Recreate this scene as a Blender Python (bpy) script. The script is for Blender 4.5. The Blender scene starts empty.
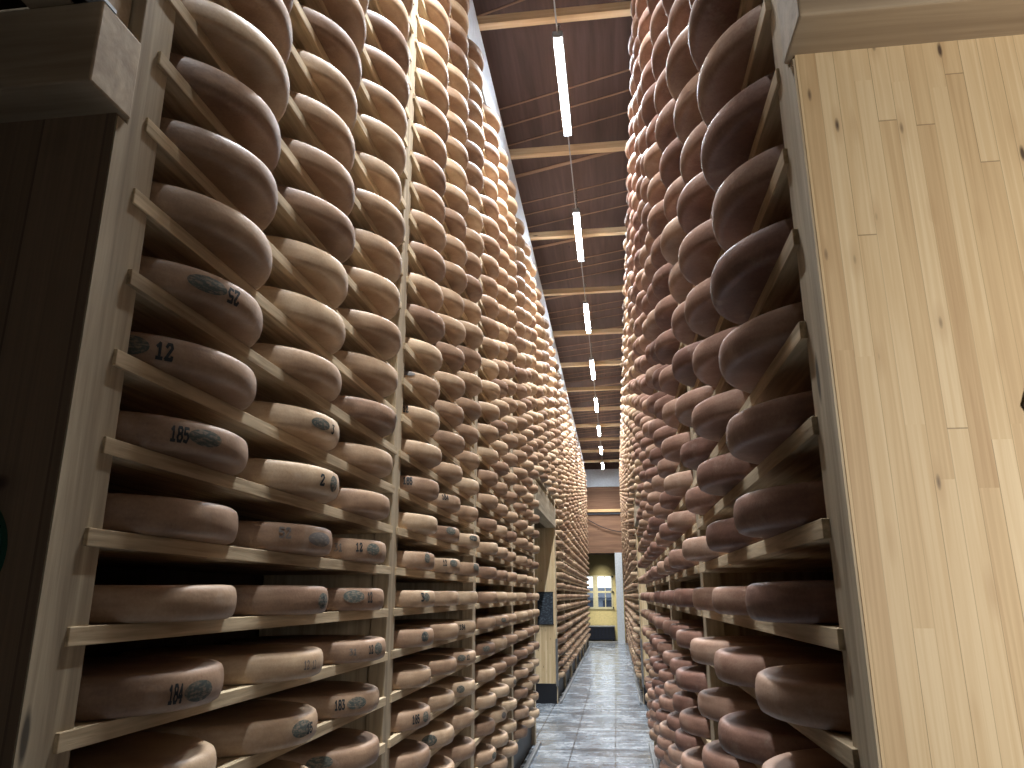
import bpy, bmesh, math, random
from mathutils import Vector, Matrix
random.seed(7)
C = bpy.context.scene.collection
PI = math.pi
# ------------------------------------------------------------------ measurements (metres)
H = 1.6                       # eye height
BAY = 1.95                    # one rack bay
PITCH = 0.1724                # shelf spacing
TOP0 = H + 1.1563             # top of the shelf called row 0; rows count downwards
ROW_HI, ROW_LO = -16, 14
SHELF_T = 0.033
WR, WH, OVER = 0.285, 0.077, 0.09   # wheel radius, height, overhang past the shelf edge
SIDES = {'L': dict(s=-1, x=0.9455, y=1.2805, pd=0.060, pe=0.045), 'R': dict(s=1, x=0.3422, y=1.3004, pd=0.070, pe=0.022)}
BEAM_Z = H + 4.54
CEIL_Z = H + 4.80
END_Y = 28.0
TUBE_X, TUBE_Z = -0.30, H + 4.372
# which wheels are objects of their own (those that show largest), and lowest shelf in view per bay
PICK = {'L0': {-8: (2,), -7: (2,), -6: (2,), -5: (1, 2), -4: (1, 2), -3: (1, 2), -2: (0, 1, 2), -1: (0, 1, 2), 0: (0, 1, 2), 1: (0, 1, 2), 2: (0, 1, 2), 3: (0, 1, 2), 4: (0, 1, 2), 5: (0, 1, 2), 6: (0, 1, 2), 7: (0, 1, 2), 8: (0, 1, 2), 9: (0, 1, 2), 10: (1, 2)}, 'L1': {-16: (2,), -15: (1, 2), -14: (1, 2), -13: (1, 2), -12: (0, 1, 2), -11: (0, 1, 2), -10: (0, 1, 2), -9: (0, 1, 2), -8: (0, 1, 2), -7: (0, 1, 2), -6: (0, 1, 2), -5: (0, 1, 2), -4: (0, 1, 2), -3: (0, 1, 2), -2: (0, 1, 2), -1: (0, 1, 2), 0: (0, 1, 2), 1: (0, 1, 2), 2: (0, 1, 2), 3: (0, 1, 2), 4: (0, 1, 2), 5: (0, 1, 2), 6: (0, 1, 2), 7: (0, 1, 2), 8: (0, 1, 2), 9: (0, 1, 2), 10: (0, 1, 2), 11: (0, 1, 2), 12: (1, 2)}, 'L2': {-16: (0,), -15: (0, 1, 2), -14: (0, 1), -13: (0, 1, 2), -12: (0, 1), -11: (0,), -10: (0, 1), -9: (0, 1), -8: (0, 1), -7: (0, 1), -6: (0, 1, 2), -5: (0, 1), -4: (0, 1), -3: (0, 1), -2: (0, 1, 2), -1: (0, 1, 2), 0: (0, 1, 2), 1: (0, 1, 2), 2: (0, 1), 3: (0, 1), 4: (0, 1), 5: (0,), 6: (0,), 7: (0,), 8: (0, 1), 9: (0, 1, 2), 10: (0, 1, 2), 11: (0, 1, 2), 12: (0, 1, 2), 13: (0, 1, 2), 14: (1, 2)}, 'L3': {11: (0,), 12: (0,), 13: (0,), 14: (0,)}, 'R0': {-7: (2,), -6: (2,), -5: (2,), -4: (1, 2), -3: (1, 2), -2: (1, 2), -1: (0, 1, 2), 0: (0, 1, 2), 1: (0, 1, 2), 2: (0, 1, 2), 3: (0, 1, 2), 4: (0, 1, 2), 5: (0, 1, 2), 6: (0, 1, 2), 7: (0, 1, 2), 8: (0, 1, 2), 9: (0, 1, 2), 10: (2,)}, 'R1': {-12: (0, 1), -11: (0,), -10: (0,), -9: (0, 1), -8: (0,), -7: (0, 1), -6: (0, 1), -5: (0,), -4: (0, 1), -3: (0, 1), -2: (0, 1), -1: (0, 2), 0: (0, 1, 2), 1: (0, 1, 2), 2: (0, 1, 2), 3: (0, 1, 2), 4: (0, 1, 2), 5: (0, 1), 6: (0,), 7: (0,), 8: (0, 1, 2), 9: (0, 1, 2), 10: (0, 1, 2), 11: (0, 1, 2), 12: (2,)}, 'R2': {4: (0,), 10: (0,), 11: (0,), 12: (0,)}}
LOWEST = {'L0': 10, 'L1': 12, 'L2': 14, 'L3': 14, 'R0': 10, 'R1': 12, 'R2': 14}
SHELF_PICK = {'L0': (-10, -9, -8, -7, -6, -5, -4, -3, -2, -1, 0, 1, 2, 3, 4, 5, 6, 7, 8, 9, 10), 'L1': (-15, -14, -13, -12, -11, -10, -9, -8, -7, -6, -5, -4, -3, -2, -1, 0, 1, 2, 3, 4, 5, 6, 7, 8, 9, 10, 11, 12), 'L10': (2, 3, 4, 5, 7, 9), 'L11': (3, 4, 5, 6, 7, 8), 'L12': (2, 3, 5, 6), 'L2': (-16, -15, -14, -13, -12, -11, -10, -9, -8, -7, -6, -5, -4, -3, -2, -1, 0, 1, 2, 3, 4, 5, 6, 7, 8, 9, 10, 11, 12, 13), 'L3': (-9, -8, -7, -6, -5, -4, -3, -2, -1, 0, 1, 2, 3, 4, 5, 6, 7, 8, 9, 11, 14), 'L4': (-12, -11, -10, -9, -8, -7, -6, -5, -4, -3, -2), 'L5': (-16, -14, -13, -12, -11, -10, -9, -8, -7, -6, -2), 'L6': (-13, -11, -10, -8, -4, -3, -2, -1, 0, 1, 2, 3, 4, 5, 6, 7, 8, 9, 10, 11, 12, 13, 14), 'L7': (-14, 0, 1, 2, 3, 4, 5, 6, 7, 8), 'L8': (2, 3, 4, 5, 6, 7), 'L9': (2, 3, 4, 5, 6, 7, 8, 9), 'R0': (-1, 0, 1, 2, 3, 4, 5, 6, 7, 8, 9), 'R1': (-4, -1, 0, 1, 2, 3, 4, 5, 6, 7, 8, 10), 'R10': (7,), 'R11': (6,), 'R12': (5, 6), 'R2': (-2, -1, 1, 4, 5, 6, 7, 12), 'R3': (5, 6, 7), 'R5': (-2,), 'R6': (0, 1, 2, 3, 4, 5, 6, 7, 8, 9, 12), 'R7': (5, 6), 'R8': (6,), 'R9': (6, 7)}

# ------------------------------------------------------------------ materials
def lin(c):
    return tuple(((v / 255) / 12.92 if v / 255 <= 0.04045 else ((v / 255 + 0.055) / 1.055) ** 2.4) for v in c) + (1,)

class NT:
    def __init__(self, name):
        self.m = bpy.data.materials.new(name); self.m.use_nodes = True
        self.t = self.m.node_tree; self.b = self.t.nodes['Principled BSDF']
    def n(self, typ, **kw):
        nd = self.t.nodes.new(typ)
        for k, v in kw.items():
            if k.startswith('i_'):
                key = k[2:]; key = int(key) if key.isdigit() else key.replace('_', ' ')
                nd.inputs[key].default_value = v
            else: setattr(nd, k, v)
        return nd
    def l(self, a, b): self.t.links.new(a, b)
    def math(self, op, a, b=None, c=None):
        nd = self.n('ShaderNodeMath', operation=op)
        for i, v in enumerate((a, b, c)):
            if v is None: continue
            if isinstance(v, (int, float)): nd.inputs[i].default_value = v
            else: self.l(v, nd.inputs[i])
        return nd.outputs[0]
    def mix(self, fac, a, b, blend='MIX'):
        nd = self.n('ShaderNodeMix', data_type='RGBA', blend_type=blend)
        for i, v in ((0, fac), (6, a), (7, b)):
            if isinstance(v, (int, float)): nd.inputs[i].default_value = v
            elif isinstance(v, tuple): nd.inputs[i].default_value = v
            else: self.l(v, nd.inputs[i])
        return nd.outputs[2]
    def ramp(self, fac, stops, interp='LINEAR'):
        nd = self.n('ShaderNodeValToRGB'); nd.color_ramp.interpolation = interp
        e = nd.color_ramp.elements
        while len(e) < len(stops): e.new(0.5)
        for el, (p, c) in zip(e, stops):
            el.position = p; el.color = c if isinstance(c, tuple) else (c, c, c, 1)
        self.l(fac, nd.inputs[0]); return nd.outputs[0]
    def coords(self, scale=(1, 1, 1), rnd=0.0):
        tc = self.n('ShaderNodeTexCoord'); mp = self.n('ShaderNodeMapping')
        mp.inputs['Scale'].default_value = scale
        self.l(tc.outputs['Object'], mp.inputs['Vector'])
        if rnd:
            oi = self.n('ShaderNodeObjectInfo'); cx = self.n('ShaderNodeCombineXYZ')
            v = self.math('MULTIPLY', oi.outputs['Random'], rnd)
            for i in range(3): self.l(v, cx.inputs[i])
            self.l(cx.outputs[0], mp.inputs['Location'])
        return mp.outputs[0]
    def bump(self, h, strength=0.3, dist=0.01):
        b = self.n('ShaderNodeBump'); b.inputs['Strength'].default_value = strength; b.inputs['Distance'].default_value = dist
        self.l(h, b.inputs['Height']); self.l(b.outputs[0], self.b.inputs['Normal'])

def plain(name, col, rough=0.5, metal=0.0):
    t = NT(name); t.b.inputs['Base Color'].default_value = lin(col)
    t.b.inputs['Roughness'].default_value = rough; t.b.inputs['Metallic'].default_value = metal
    ns = t.n('ShaderNodeTexNoise', i_Scale=18.0, i_Detail=4.0); t.l(t.coords(), ns.inputs['Vector'])
    r = t.ramp(ns.outputs[0], [(0.3, lin(tuple(v * 0.95 for v in col))), (0.7, lin(tuple(min(255, v * 1.03) for v in col)))])
    t.l(r, t.b.inputs['Base Color'])
    return t.m

def emit(name, col, s):
    t = NT(name); t.b.inputs['Base Color'].default_value = (0.8, 0.8, 0.8, 1)
    t.b.inputs['Emission Color'].default_value = col; t.b.inputs['Emission Strength'].default_value = s
    return t.m

def wood(name, dark, light, axis='Y', fine=1.0, rough=0.75, knots=True, bump=0.25, var=0.25, sat=None):
    t = NT(name)
    sc = {'X': (1.2, 22, 22), 'Y': (22, 1.2, 22), 'Z': (22, 22, 1.2)}[axis]
    sc = tuple(v * fine for v in sc)
    co = t.coords(sc, 37.0)
    n1 = t.n('ShaderNodeTexNoise', i_Scale=1.0, i_Detail=6.0, i_Roughness=0.6, i_Distortion=0.6); t.l(co, n1.inputs['Vector'])
    n2 = t.n('ShaderNodeTexNoise', i_Scale=4.0, i_Detail=3.0); t.l(co, n2.inputs['Vector'])
    f = t.math('ADD', t.math('MULTIPLY', n1.outputs[0], 0.75), t.math('MULTIPLY', n2.outputs[0], 0.25))
    col = t.ramp(f, [(0.32, lin(dark)), (0.66, lin(light))])
    oi = t.n('ShaderNodeObjectInfo')
    v = t.math('ADD', t.math('MULTIPLY', oi.outputs['Random'], var), 1 - var * 0.6)
    hs = t.n('ShaderNodeHueSaturation'); t.l(col, hs.inputs['Color']); t.l(v, hs.inputs['Value']); col = hs.outputs[0]
    if knots:
        ks = {'X': (1.6, 7, 7), 'Y': (7, 1.6, 7), 'Z': (7, 7, 1.6)}[axis]
        kc = t.coords(ks, 11.0)
        vo = t.n('ShaderNodeTexVoronoi', i_Scale=1.0); t.l(kc, vo.inputs['Vector'])
        k = t.ramp(vo.outputs['Distance'], [(0.045, 1.0), (0.085, 0.0)])
        wn = t.n('ShaderNodeTexWhiteNoise'); t.l(vo.outputs['Position'], wn.inputs['Vector'])
        k = t.math('MULTIPLY', k, t.math('GREATER_THAN', wn.outputs['Value'], 0.45))
        col = t.mix(t.math('MULTIPLY', k, 0.85), col, lin(tuple(c * 0.33 for c in dark)))
    t.l(col, t.b.inputs['Base Color']); t.b.inputs['Roughness'].default_value = rough
    t.bump(f, bump, 0.004)
    return t.m

def lamella(name, cols, width, seglen, rough=0.6):
    """glued edge-grain panel: vertical lamellae, finger-jointed lengths, fine seams and knots"""
    t = NT(name)
    tc = t.n('ShaderNodeTexCoord'); sp = t.n('ShaderNodeSeparateXYZ'); t.l(tc.outputs['Object'], sp.inputs[0])
    wob = t.n('ShaderNodeTexNoise', i_Scale=0.9, i_Detail=1.0); t.l(tc.outputs['Object'], wob.inputs['Vector'])
    u = t.math('DIVIDE', sp.outputs[0], width)
    iu = t.math('FLOOR', u); fu = t.math('FRACT', u)
    wn = t.n('ShaderNodeTexWhiteNoise', noise_dimensions='1D'); t.l(iu, wn.inputs['W'])
    v = t.math('ADD', t.math('DIVIDE', sp.outputs[2], seglen), t.math('MULTIPLY', wn.outputs['Value'], 7.3))
    iv = t.math('FLOOR', v); fv = t.math('FRACT', v)
    cx = t.n('ShaderNodeCombineXYZ'); t.l(iu, cx.inputs[0]); t.l(iv, cx.inputs[1])
    w2 = t.n('ShaderNodeTexWhiteNoise', noise_dimensions='2D'); t.l(cx.outputs[0], w2.inputs['Vector'])
    tone = t.math('ADD', t.math('MULTIPLY', wn.outputs['Value'], 0.55), t.math('MULTIPLY', w2.outputs['Value'], 0.45))
    # grain, shifted from stave to stave
    gc = t.n('ShaderNodeCombineXYZ')
    t.l(t.math('MULTIPLY', sp.outputs[0], 110.0), gc.inputs[0]); t.l(t.math('MULTIPLY', w2.outputs['Value'], 90.0), gc.inputs[1])
    t.l(t.math('MULTIPLY', sp.outputs[2], 2.2), gc.inputs[2])
    gn = t.n('ShaderNodeTexNoise', i_Scale=1.0, i_Detail=5.0, i_Distortion=0.8); t.l(gc.outputs[0], gn.inputs['Vector'])
    f = t.math('ADD', t.math('MULTIPLY', tone, 0.44), t.math('MULTIPLY', gn.outputs[0], 0.62))
    col = t.ramp(f, [(0.18, lin(cols[0])), (0.5, lin(cols[1])), (0.85, lin(cols[2]))])
    seam = t.math('LESS_THAN', fu, 0.035)
    seam2 = t.math('LESS_THAN', fv, 0.0035)
    sm = t.math('MAXIMUM', t.math('MULTIPLY', seam, t.math('ADD', 0.15, t.math('MULTIPLY', w2.outputs['Value'], 0.5))), t.math('MULTIPLY', t.math('MULTIPLY', seam2, t.math('GREATER_THAN', w2.outputs['Value'], 0.6)), 0.6))
    col = t.mix(sm, col, lin(cols[3]))
    # knots, some of them cut square into dark plugs
    kc = t.n('ShaderNodeMapping'); kc.inputs['Scale'].default_value = (1 / width, 1, 9.0); t.l(tc.outputs['Object'], kc.inputs['Vector'])
    vo = t.n('ShaderNodeTexVoronoi', i_Scale=1.0); t.l(kc.outputs[0], vo.inputs['Vector'])
    kw = t.n('ShaderNodeTexWhiteNoise'); t.l(vo.outputs['Position'], kw.inputs['Vector'])
    k = t.math('MULTIPLY', t.ramp(vo.outputs['Distance'], [(0.07, 1.0), (0.16, 0.0)]), t.math('GREATER_THAN', kw.outputs['Value'], 0.80))
    kb = t.math('MULTIPLY', t.ramp(vo.outputs['Distance'], [(0.10, 1.0), (0.42, 0.0)]), t.math('GREATER_THAN', kw.outputs['Value'], 0.72))
    col = t.mix(t.math('MULTIPLY', kb, 0.45), col, lin(cols[0]))
    col = t.mix(t.math('MULTIPLY', k, 0.9), col, lin((62, 44, 36)))
    t.l(col, t.b.inputs['Base Color']); t.b.inputs['Roughness'].default_value = rough
    t.bump(t.math('ADD', t.math('MULTIPLY', gn.outputs[0], 0.3), t.math('MULTIPLY', seam, -0.7)), 0.2, 0.003)
    return t.m

def cheese(name, dark, mid, pale):
    t = NT(name)
    oi = t.n('ShaderNodeObjectInfo'); at = t.n('ShaderNodeAttribute', attribute_name='tone')
    tone = t.math('FRACT', t.math('ADD', oi.outputs['Random'], at.outputs['Fac']))
    co = t.coords((1, 1, 1), 23.0)
    n1 = t.n('ShaderNodeTexNoise', i_Scale=5.0, i_Detail=7.0, i_Roughness=0.62); t.l(co, n1.inputs['Vector'])
    mp = t.coords((9, 9, 60), 5.0)
    n2 = t.n('ShaderNodeTexNoise', i_Scale=1.0, i_Detail=4.0); t.l(mp, n2.inputs['Vector'])
    n3 = t.n('ShaderNodeTexNoise', i_Scale=150.0, i_Detail=3.0); t.l(co, n3.inputs['Vector'])
    f = t.math('ADD', t.math('MULTIPLY', n1.outputs[0], 0.62), t.math('ADD', t.math('MULTIPLY', n2.outputs[0], 0.26), t.math('MULTIPLY', n3.outputs[0], 0.14)))
    f = t.math('ADD', f, t.math('MULTIPLY', t.math('SUBTRACT', tone, 0.5), 0.22))
    col = t.ramp(f, [(0.34, lin(dark)), (0.52, lin(mid)), (0.72, lin(pale))])
    # dusty bloom of white mould in patches
    n4 = t.n('ShaderNodeTexNoise', i_Scale=11.0, i_Detail=8.0, i_Roughness=0.7); t.l(co, n4.inputs['Vector'])
    d = t.ramp(n4.outputs[0], [(0.56, 0.0), (0.75, 0.35)])
    col = t.mix(d, col, lin((196, 180, 164)))
    hs = t.n('ShaderNodeHueSaturation'); t.l(col, hs.inputs['Color'])
    t.l(t.math('ADD', 0.90, t.math('MULTIPLY', tone, 0.2)), hs.inputs['Value'])
    t.l(t.math('ADD', 0.495, t.math('MULTIPLY', tone, 0.012)), hs.inputs['Hue'])
    t.l(hs.outputs[0], t.b.inputs['Base Color'])
    t.b.inputs['Roughness'].default_value = 0.52
    t.b.inputs['Specular IOR Level'].default_value = 0.45
    t.bump(t.math('ADD', n1.outputs[0], t.math('MULTIPLY', n3.outputs[0], 0.35)), 0.22, 0.008)
    return t.m

def ink(name, col, holes, hi=1.0, lo=0.35):
    t = NT(name)
    co = t.coords((1, 1, 1), 9.0)
    n = t.n('ShaderNodeTexNoise', i_Scale=95.0, i_Detail=4.0, i_Roughness=0.7); t.l(co, n.inputs['Vector'])
    m2 = t.coords((60, 60, 230), 3.0)
    n2 = t.n('ShaderNodeTexNoise', i_Scale=1.0, i_Detail=2.0); t.l(m2, n2.inputs['Vector'])
    f = t.math('ADD', t.math('MULTIPLY', n.outputs[0], 0.5), t.math('MULTIPLY', n2.outputs[0], 0.5))
    a = t.ramp(f, [(holes, hi), (holes + 0.12, lo)])
    inkc = t.ramp(n2.outputs[0], [(0.4, lin(col)), (0.7, lin(tuple(min(255, c * 1.25 + 6) for c in col)))])
    t.l(t.mix(a, lin((158, 130, 106)), inkc), t.b.inputs['Base Color']); t.b.inputs['Roughness'].default_value = 0.7   # rind shows through thin ink
    return t.m

def floor_mat():
    t = NT('wet_concrete')
    tc = t.n('ShaderNodeTexCoord'); sp = t.n('ShaderNodeSeparateXYZ'); t.l(tc.outputs['Object'], sp.inputs[0])
    n1 = t.n('ShaderNodeTexNoise', i_Scale=2.2, i_Detail=9.0, i_Roughness=0.65, i_Distortion=0.4); t.l(tc.outputs['Object'], n1.inputs['Vector'])
    n2 = t.n('ShaderNodeTexNoise', i_Scale=14.0, i_Detail=6.0, i_Roughness=0.7); t.l(tc.outputs['Object'], n2.inputs['Vector'])
    mp = t.coords((1.2, 7.0, 1)); n3 = t.n('ShaderNodeTexNoise', i_Scale=1.0, i_Detail=6.0); t.l(mp, n3.inputs['Vector'])
    f = t.math('ADD', t.math('MULTIPLY', n1.outputs[0], 0.5), t.math('ADD', t.math('MULTIPLY', n2.outputs[0], 0.2), t.math('MULTIPLY', n3.outputs[0], 0.3)))
    col = t.ramp(f, [(0.36, lin((66, 72, 78))), (0.5, lin((116, 122, 128))), (0.62, lin((164, 168, 172)))])
    st = t.n('ShaderNodeTexNoise', i_Scale=0.9, i_Detail=5.0); t.l(tc.outputs['Object'], st.inputs['Vector'])
    col = t.mix(t.ramp(st.outputs[0], [(0.54, 0.0), (0.68, 0.45)]), col, lin((92, 82, 68)))
    def joint(c, step, off, w):
        fr = t.math('FRACT', t.math('DIVIDE', t.math('ADD', c, off), step))
        return t.math('LESS_THAN', fr, w / step)
    j = t.math('MAXIMUM', joint(sp.outputs[1], 0.6, 0.11, 0.030), joint(sp.outputs[0], 0.46, 0.08, 0.018))
    col = t.mix(t.math('MULTIPLY', j, 0.7), col, lin((48, 48, 48)))
    t.l(col, t.b.inputs['Base Color'])
    t.l(t.ramp(f, [(0.38, 0.12), (0.62, 0.34)]), t.b.inputs['Roughness'])
    t.bump(t.math('SUBTRACT', t.math('MULTIPLY', n2.outputs[0], 0.5), j), 0.22, 0.006)
    return t.m

M = {}
M['post'] = wood('rough_sawn_post', (140, 122, 98), (200, 182, 152), 'Z', 0.9, 0.85, True, 0.6)
M['shelf'] = wood('rough_spruce_shelf', (150, 128, 98), (222, 200, 164), 'Y', 1.4, 0.85, False, 0.6, 0.3)
M['header'] = wood('header_beam_wood', (140, 120, 96), (192, 172, 144), 'X', 0.7, 0.8, True, 0.4)
M['headery'] = wood('lintel_wood', (140, 124, 100), (196, 180, 152), 'Y', 0.7, 0.8, True, 0.4)
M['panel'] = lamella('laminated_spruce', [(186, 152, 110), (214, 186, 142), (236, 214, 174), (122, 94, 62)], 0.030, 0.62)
M['panel_shaded'] = lamella('shaded_spruce_boards', [(96, 78, 62), (116, 96, 76), (134, 112, 90), (64, 50, 38)], 0.14, 2.4)  # spruce darkened: the left end panel's shade is put into its colour
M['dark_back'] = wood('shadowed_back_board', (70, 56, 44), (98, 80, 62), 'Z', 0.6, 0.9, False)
M['cheeseL'] = cheese('tan_rind', (126, 99, 78), (160, 131, 105), (190, 164, 137))
M['cheeseR'] = cheese('red_brown_rind', (104, 74, 62), (138, 104, 88), (172, 141, 122))
M['stamp'] = ink('green_ink', (44, 62, 60), 0.47, 0.9, 0.42)
M['smudge'] = ink('faded_ink', (74, 76, 76), 0.50, 0.85, 0.5)
M['number'] = ink('black_ink', (28, 32, 34), 0.60, 1.0, 0.8)
M['beam'] = wood('pale_beam', (188, 158, 122), (228, 204, 168), 'X', 0.7, 0.7, True, 0.2, 0.12)
M['ceil'] = wood('brown_ceiling_boards', (64, 48, 45), (96, 75, 70), 'Y', 0.35, 0.7, True, 0.2)
M['lath'] = wood('ceiling_lath', (140, 112, 94), (172, 142, 118), 'X', 0.6, 0.8, False)
M['floor'] = floor_mat()
M['wall'] = plain('dim_plaster', (96, 88, 80), 0.9)
M['endwood'] = wood('brown_wall_boards', (98, 68, 48), (142, 104, 76), 'X', 0.35, 0.7, True, 0.2)
M['ledge'] = wood('ledge_wood', (190, 150, 100), (226, 188, 136), 'X', 0.6, 0.7, False)
M['white'] = plain('white_sheet', (196, 202, 210), 0.6)
M['whitepost'] = plain('white_paint', (206, 208, 208), 0.55)
M['yellow'] = plain('yellow_paint', (226, 208, 146), 0.6)
M['olive'] = plain('olive_paint', (160, 148, 100), 0.6)  # yellow wall colour with the shade under the soffit painted in
M['frame'] = plain('cream_frame_paint', (206, 198, 160), 0.5)
M['black'] = plain('black_plinth', (22, 24, 30), 0.45)
M['binblue'] = plain('dark_blue_plastic', (26, 30, 42), 0.4)
M['steel'] = plain('galvanised_steel', (150, 150, 150), 0.4, 0.8)
M['kerb'] = plain('pale_concrete', (150, 146, 138), 0.7)
M['housing'] = plain('lamp_housing_grey', (150, 154, 158), 0.4)
M['tube'] = emit('lit_tube', (0.86, 0.93, 1.0, 1), 130.0)
def slate():
    t = NT('slate_board'); n = t.n('ShaderNodeTexNoise', i_Scale=1.0, i_Detail=5.0); t.l(t.coords((26, 26, 60)), n.inputs['Vector'])
    t.l(t.ramp(n.outputs[0], [(0.52, lin((36, 44, 54))), (0.85, lin((120, 132, 140)))]), t.b.inputs['Base Color']); t.b.inputs['Roughness'].default_value = 0.6
    return t.m
M['chalk'] = slate()
M['signgreen'] = plain('green_enamel', (10, 62, 50), 0.35)
M['signring'] = plain('pale_ring', (190, 205, 195), 0.4)
M['plaque'] = plain('dark_brown_wood', (44, 30, 24), 0.6)
M['cable'] = plain('black_cable', (34, 30, 30), 0.6)
M['outwall'] = plain('grey_render', (120, 128, 140), 0.9)
M['outdark'] = plain('dark_slate', (44, 52, 66), 0.7)
def glass_mat():
    t = NT('window_glass'); t.b.inputs['Transmission Weight'].default_value = 1.0
    t.b.inputs['Roughness'].default_value = 0.0; t.b.inputs['IOR'].default_value = 1.1
    return t.m
M['glass'] = glass_mat()

# ------------------------------------------------------------------ mesh helpers
def bx(bm, x0, x1, y0, y1, z0, z1, bev=0.0):
    r = bmesh.ops.create_cube(bm, size=1.0)
    for v in r['verts']:
        v.co = Vector(((x0 + x1) / 2 + v.co.x * (x1 - x0), (y0 + y1) / 2 + v.co.y * (y1 - y0), (z0 + z1) / 2 + v.co.z * (z1 - z0)))
    if bev:
        es = list({e for v in r['verts'] for e in v.link_edges})
        bmesh.ops.bevel(bm, geom=es, offset=bev, segments=2, affect='EDGES', profile=0.5)
    return r['verts']

def tube(bm, a, b, r, seg=8):
    a, b = Vector(a), Vector(b); d = (b - a); q = d.to_track_quat('Z', 'Y')
    m = Matrix.Translation((a + b) / 2) @ q.to_matrix().to_4x4()
    bmesh.ops.create_cone(bm, cap_ends=True, segments=seg, radius1=r, radius2=r, depth=d.length, matrix=m)

def obj(name, bm, mat, parent=None, origin=(0, 0, 0), smooth=False):
    me = bpy.data.meshes.new(name)
    if origin != (0, 0, 0): bmesh.ops.translate(bm, verts=bm.verts, vec=-Vector(origin))
    bm.to_mesh(me); bm.free()
    me.materials.append(M[mat] if isinstance(mat, str) else mat)
    if smooth:
        for p in me.polygons: p.use_smooth = True
    o = bpy.data.objects.new(name, me); C.objects.link(o)
    o.location = origin
    if parent is not None:
        o.parent = parent; o.location = Vector(origin) - parent.location if origin != (0, 0, 0) else -parent.location
    return o

def box_obj(name, dims, mat, parent=None, bev=0.0):
    bm = bmesh.new(); bx(bm, *dims, bev); return obj(name, bm, mat, parent)

def tag(o, label=None, cat=None, group=None, kind=None):
    for k, v in (('label', label), ('category', cat), ('group', group), ('kind', kind)):
        if v: o[k] = v
    return o

def thing(name, loc, label, cat, group=None):
    o = bpy.data.objects.new(name, None); C.objects.link(o); o.location = loc; o.empty_display_size = 0.1
    return tag(o, label, cat, group)

def structure(name, dims, mat, label=None, bev=0.0):
    o = box_obj(name, dims, mat, None, bev); o['kind'] = 'structure'
    if label: o['label'] = label; 
    return o

# ------------------------------------------------------------------ the room
XL_W, XR_W, YB = -3.2, 2.6, -3.4
structure('floor', (XL_W, XR_W, YB, 34.0, -0.15, 0.0), 'floor', 'wet grey concrete floor of the aisle')['category'] = 'floor'
structure('ceiling', (XL_W, XR_W, YB, 34.0, CEIL_Z, CEIL_Z + 0.1), 'ceil', 'dark brown boarded ceiling above the aisle')['category'] = 'ceiling'
structure('wall_left', (XL_W - 0.1, XL_W, YB, 34.0, 0, CEIL_Z), 'wall', 'left outer wall behind the rack')['category'] = 'wall'
structure('wall_right', (XR_W, XR_W + 0.1, YB, 34.0, 0, CEIL_Z), 'wall', 'right outer wall behind the rack')['category'] = 'wall'
structure('wall_near', (XL_W, XR_W, YB - 0.1, YB, 0, CEIL_Z), 'wall', 'wall behind the camera')['category'] = 'wall'
# end wall with its opening
bm = bmesh.new()
OX0, OX1, OZ = -1.35, 0.28, H + 1.484
bx(bm, XL_W, OX0, END_Y, END_Y + 0.2, 0, OZ); bx(bm, OX1, XR_W, END_Y, END_Y + 0.2, 0, OZ)
bx(bm, XL_W, XR_W, END_Y, END_Y + 0.2, OZ, H + 3.87)
o = obj('wall_end', bm, 'endwood'); tag(o, 'brown boarded wall above the opening at the aisle end', 'wall', None, 'structure')
o = structure('trim_1', (XL_W, XR_W, END_Y - 0.06, END_Y + 0.2, H + 3.87, H + 4.52), 'white', 'white band across the top of the end wall'); o['category'] = 'trim'
o = structure('trim_2', (XL_W, XR_W, END_Y - 0.12, END_Y, H + 2.94, H + 3.04), 'ledge', 'pale wooden ledge across the end wall'); o['category'] = 'trim'
o = structure('trim_3', (XL_W, XR_W, END_Y - 0.05, END_Y, H + 2.86, H + 2.92), 'outwall', 'grey pipe casing under the pale ledge'); o['category'] = 'trim'
o = structure('wall_end_top', (XL_W, XR_W, END_Y, END_Y + 0.2, H + 4.52, CEIL_Z), 'ceil', 'dark strip of end wall under the ceiling'); o['category'] = 'wall'
# recess behind the opening with a yellow wall and a window
RY = 29.6
WX0, WX1, WZ0, WZ1 = -1.15, -0.12, H - 0.46, H + 0.74
bm = bmesh.new()
bx(bm, XL_W, WX0, RY, RY + 0.15, 0, H + 0.78); bx(bm, WX1, XR_W, RY, RY + 0.15, 0, H + 0.78)
bx(bm, WX0, WX1, RY, RY + 0.15, 0, WZ0)
o = obj('wall_recess', bm, 'yellow'); tag(o, 'yellow painted wall below the far window', 'wall', None, 'structure')
o = structure('wall_recess_top', (XL_W, XR_W, RY, RY + 0.15, H + 0.74, H + 1.9), 'olive', 'olive boarded wall above the far window'); o['category'] = 'wall'
structure('trim_4', (-3.0, OX1, END_Y + 0.2, RY, H + 1.5, H + 1.56), 'ceil', 'dark soffit behind the opening')['category'] = 'trim'
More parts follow.
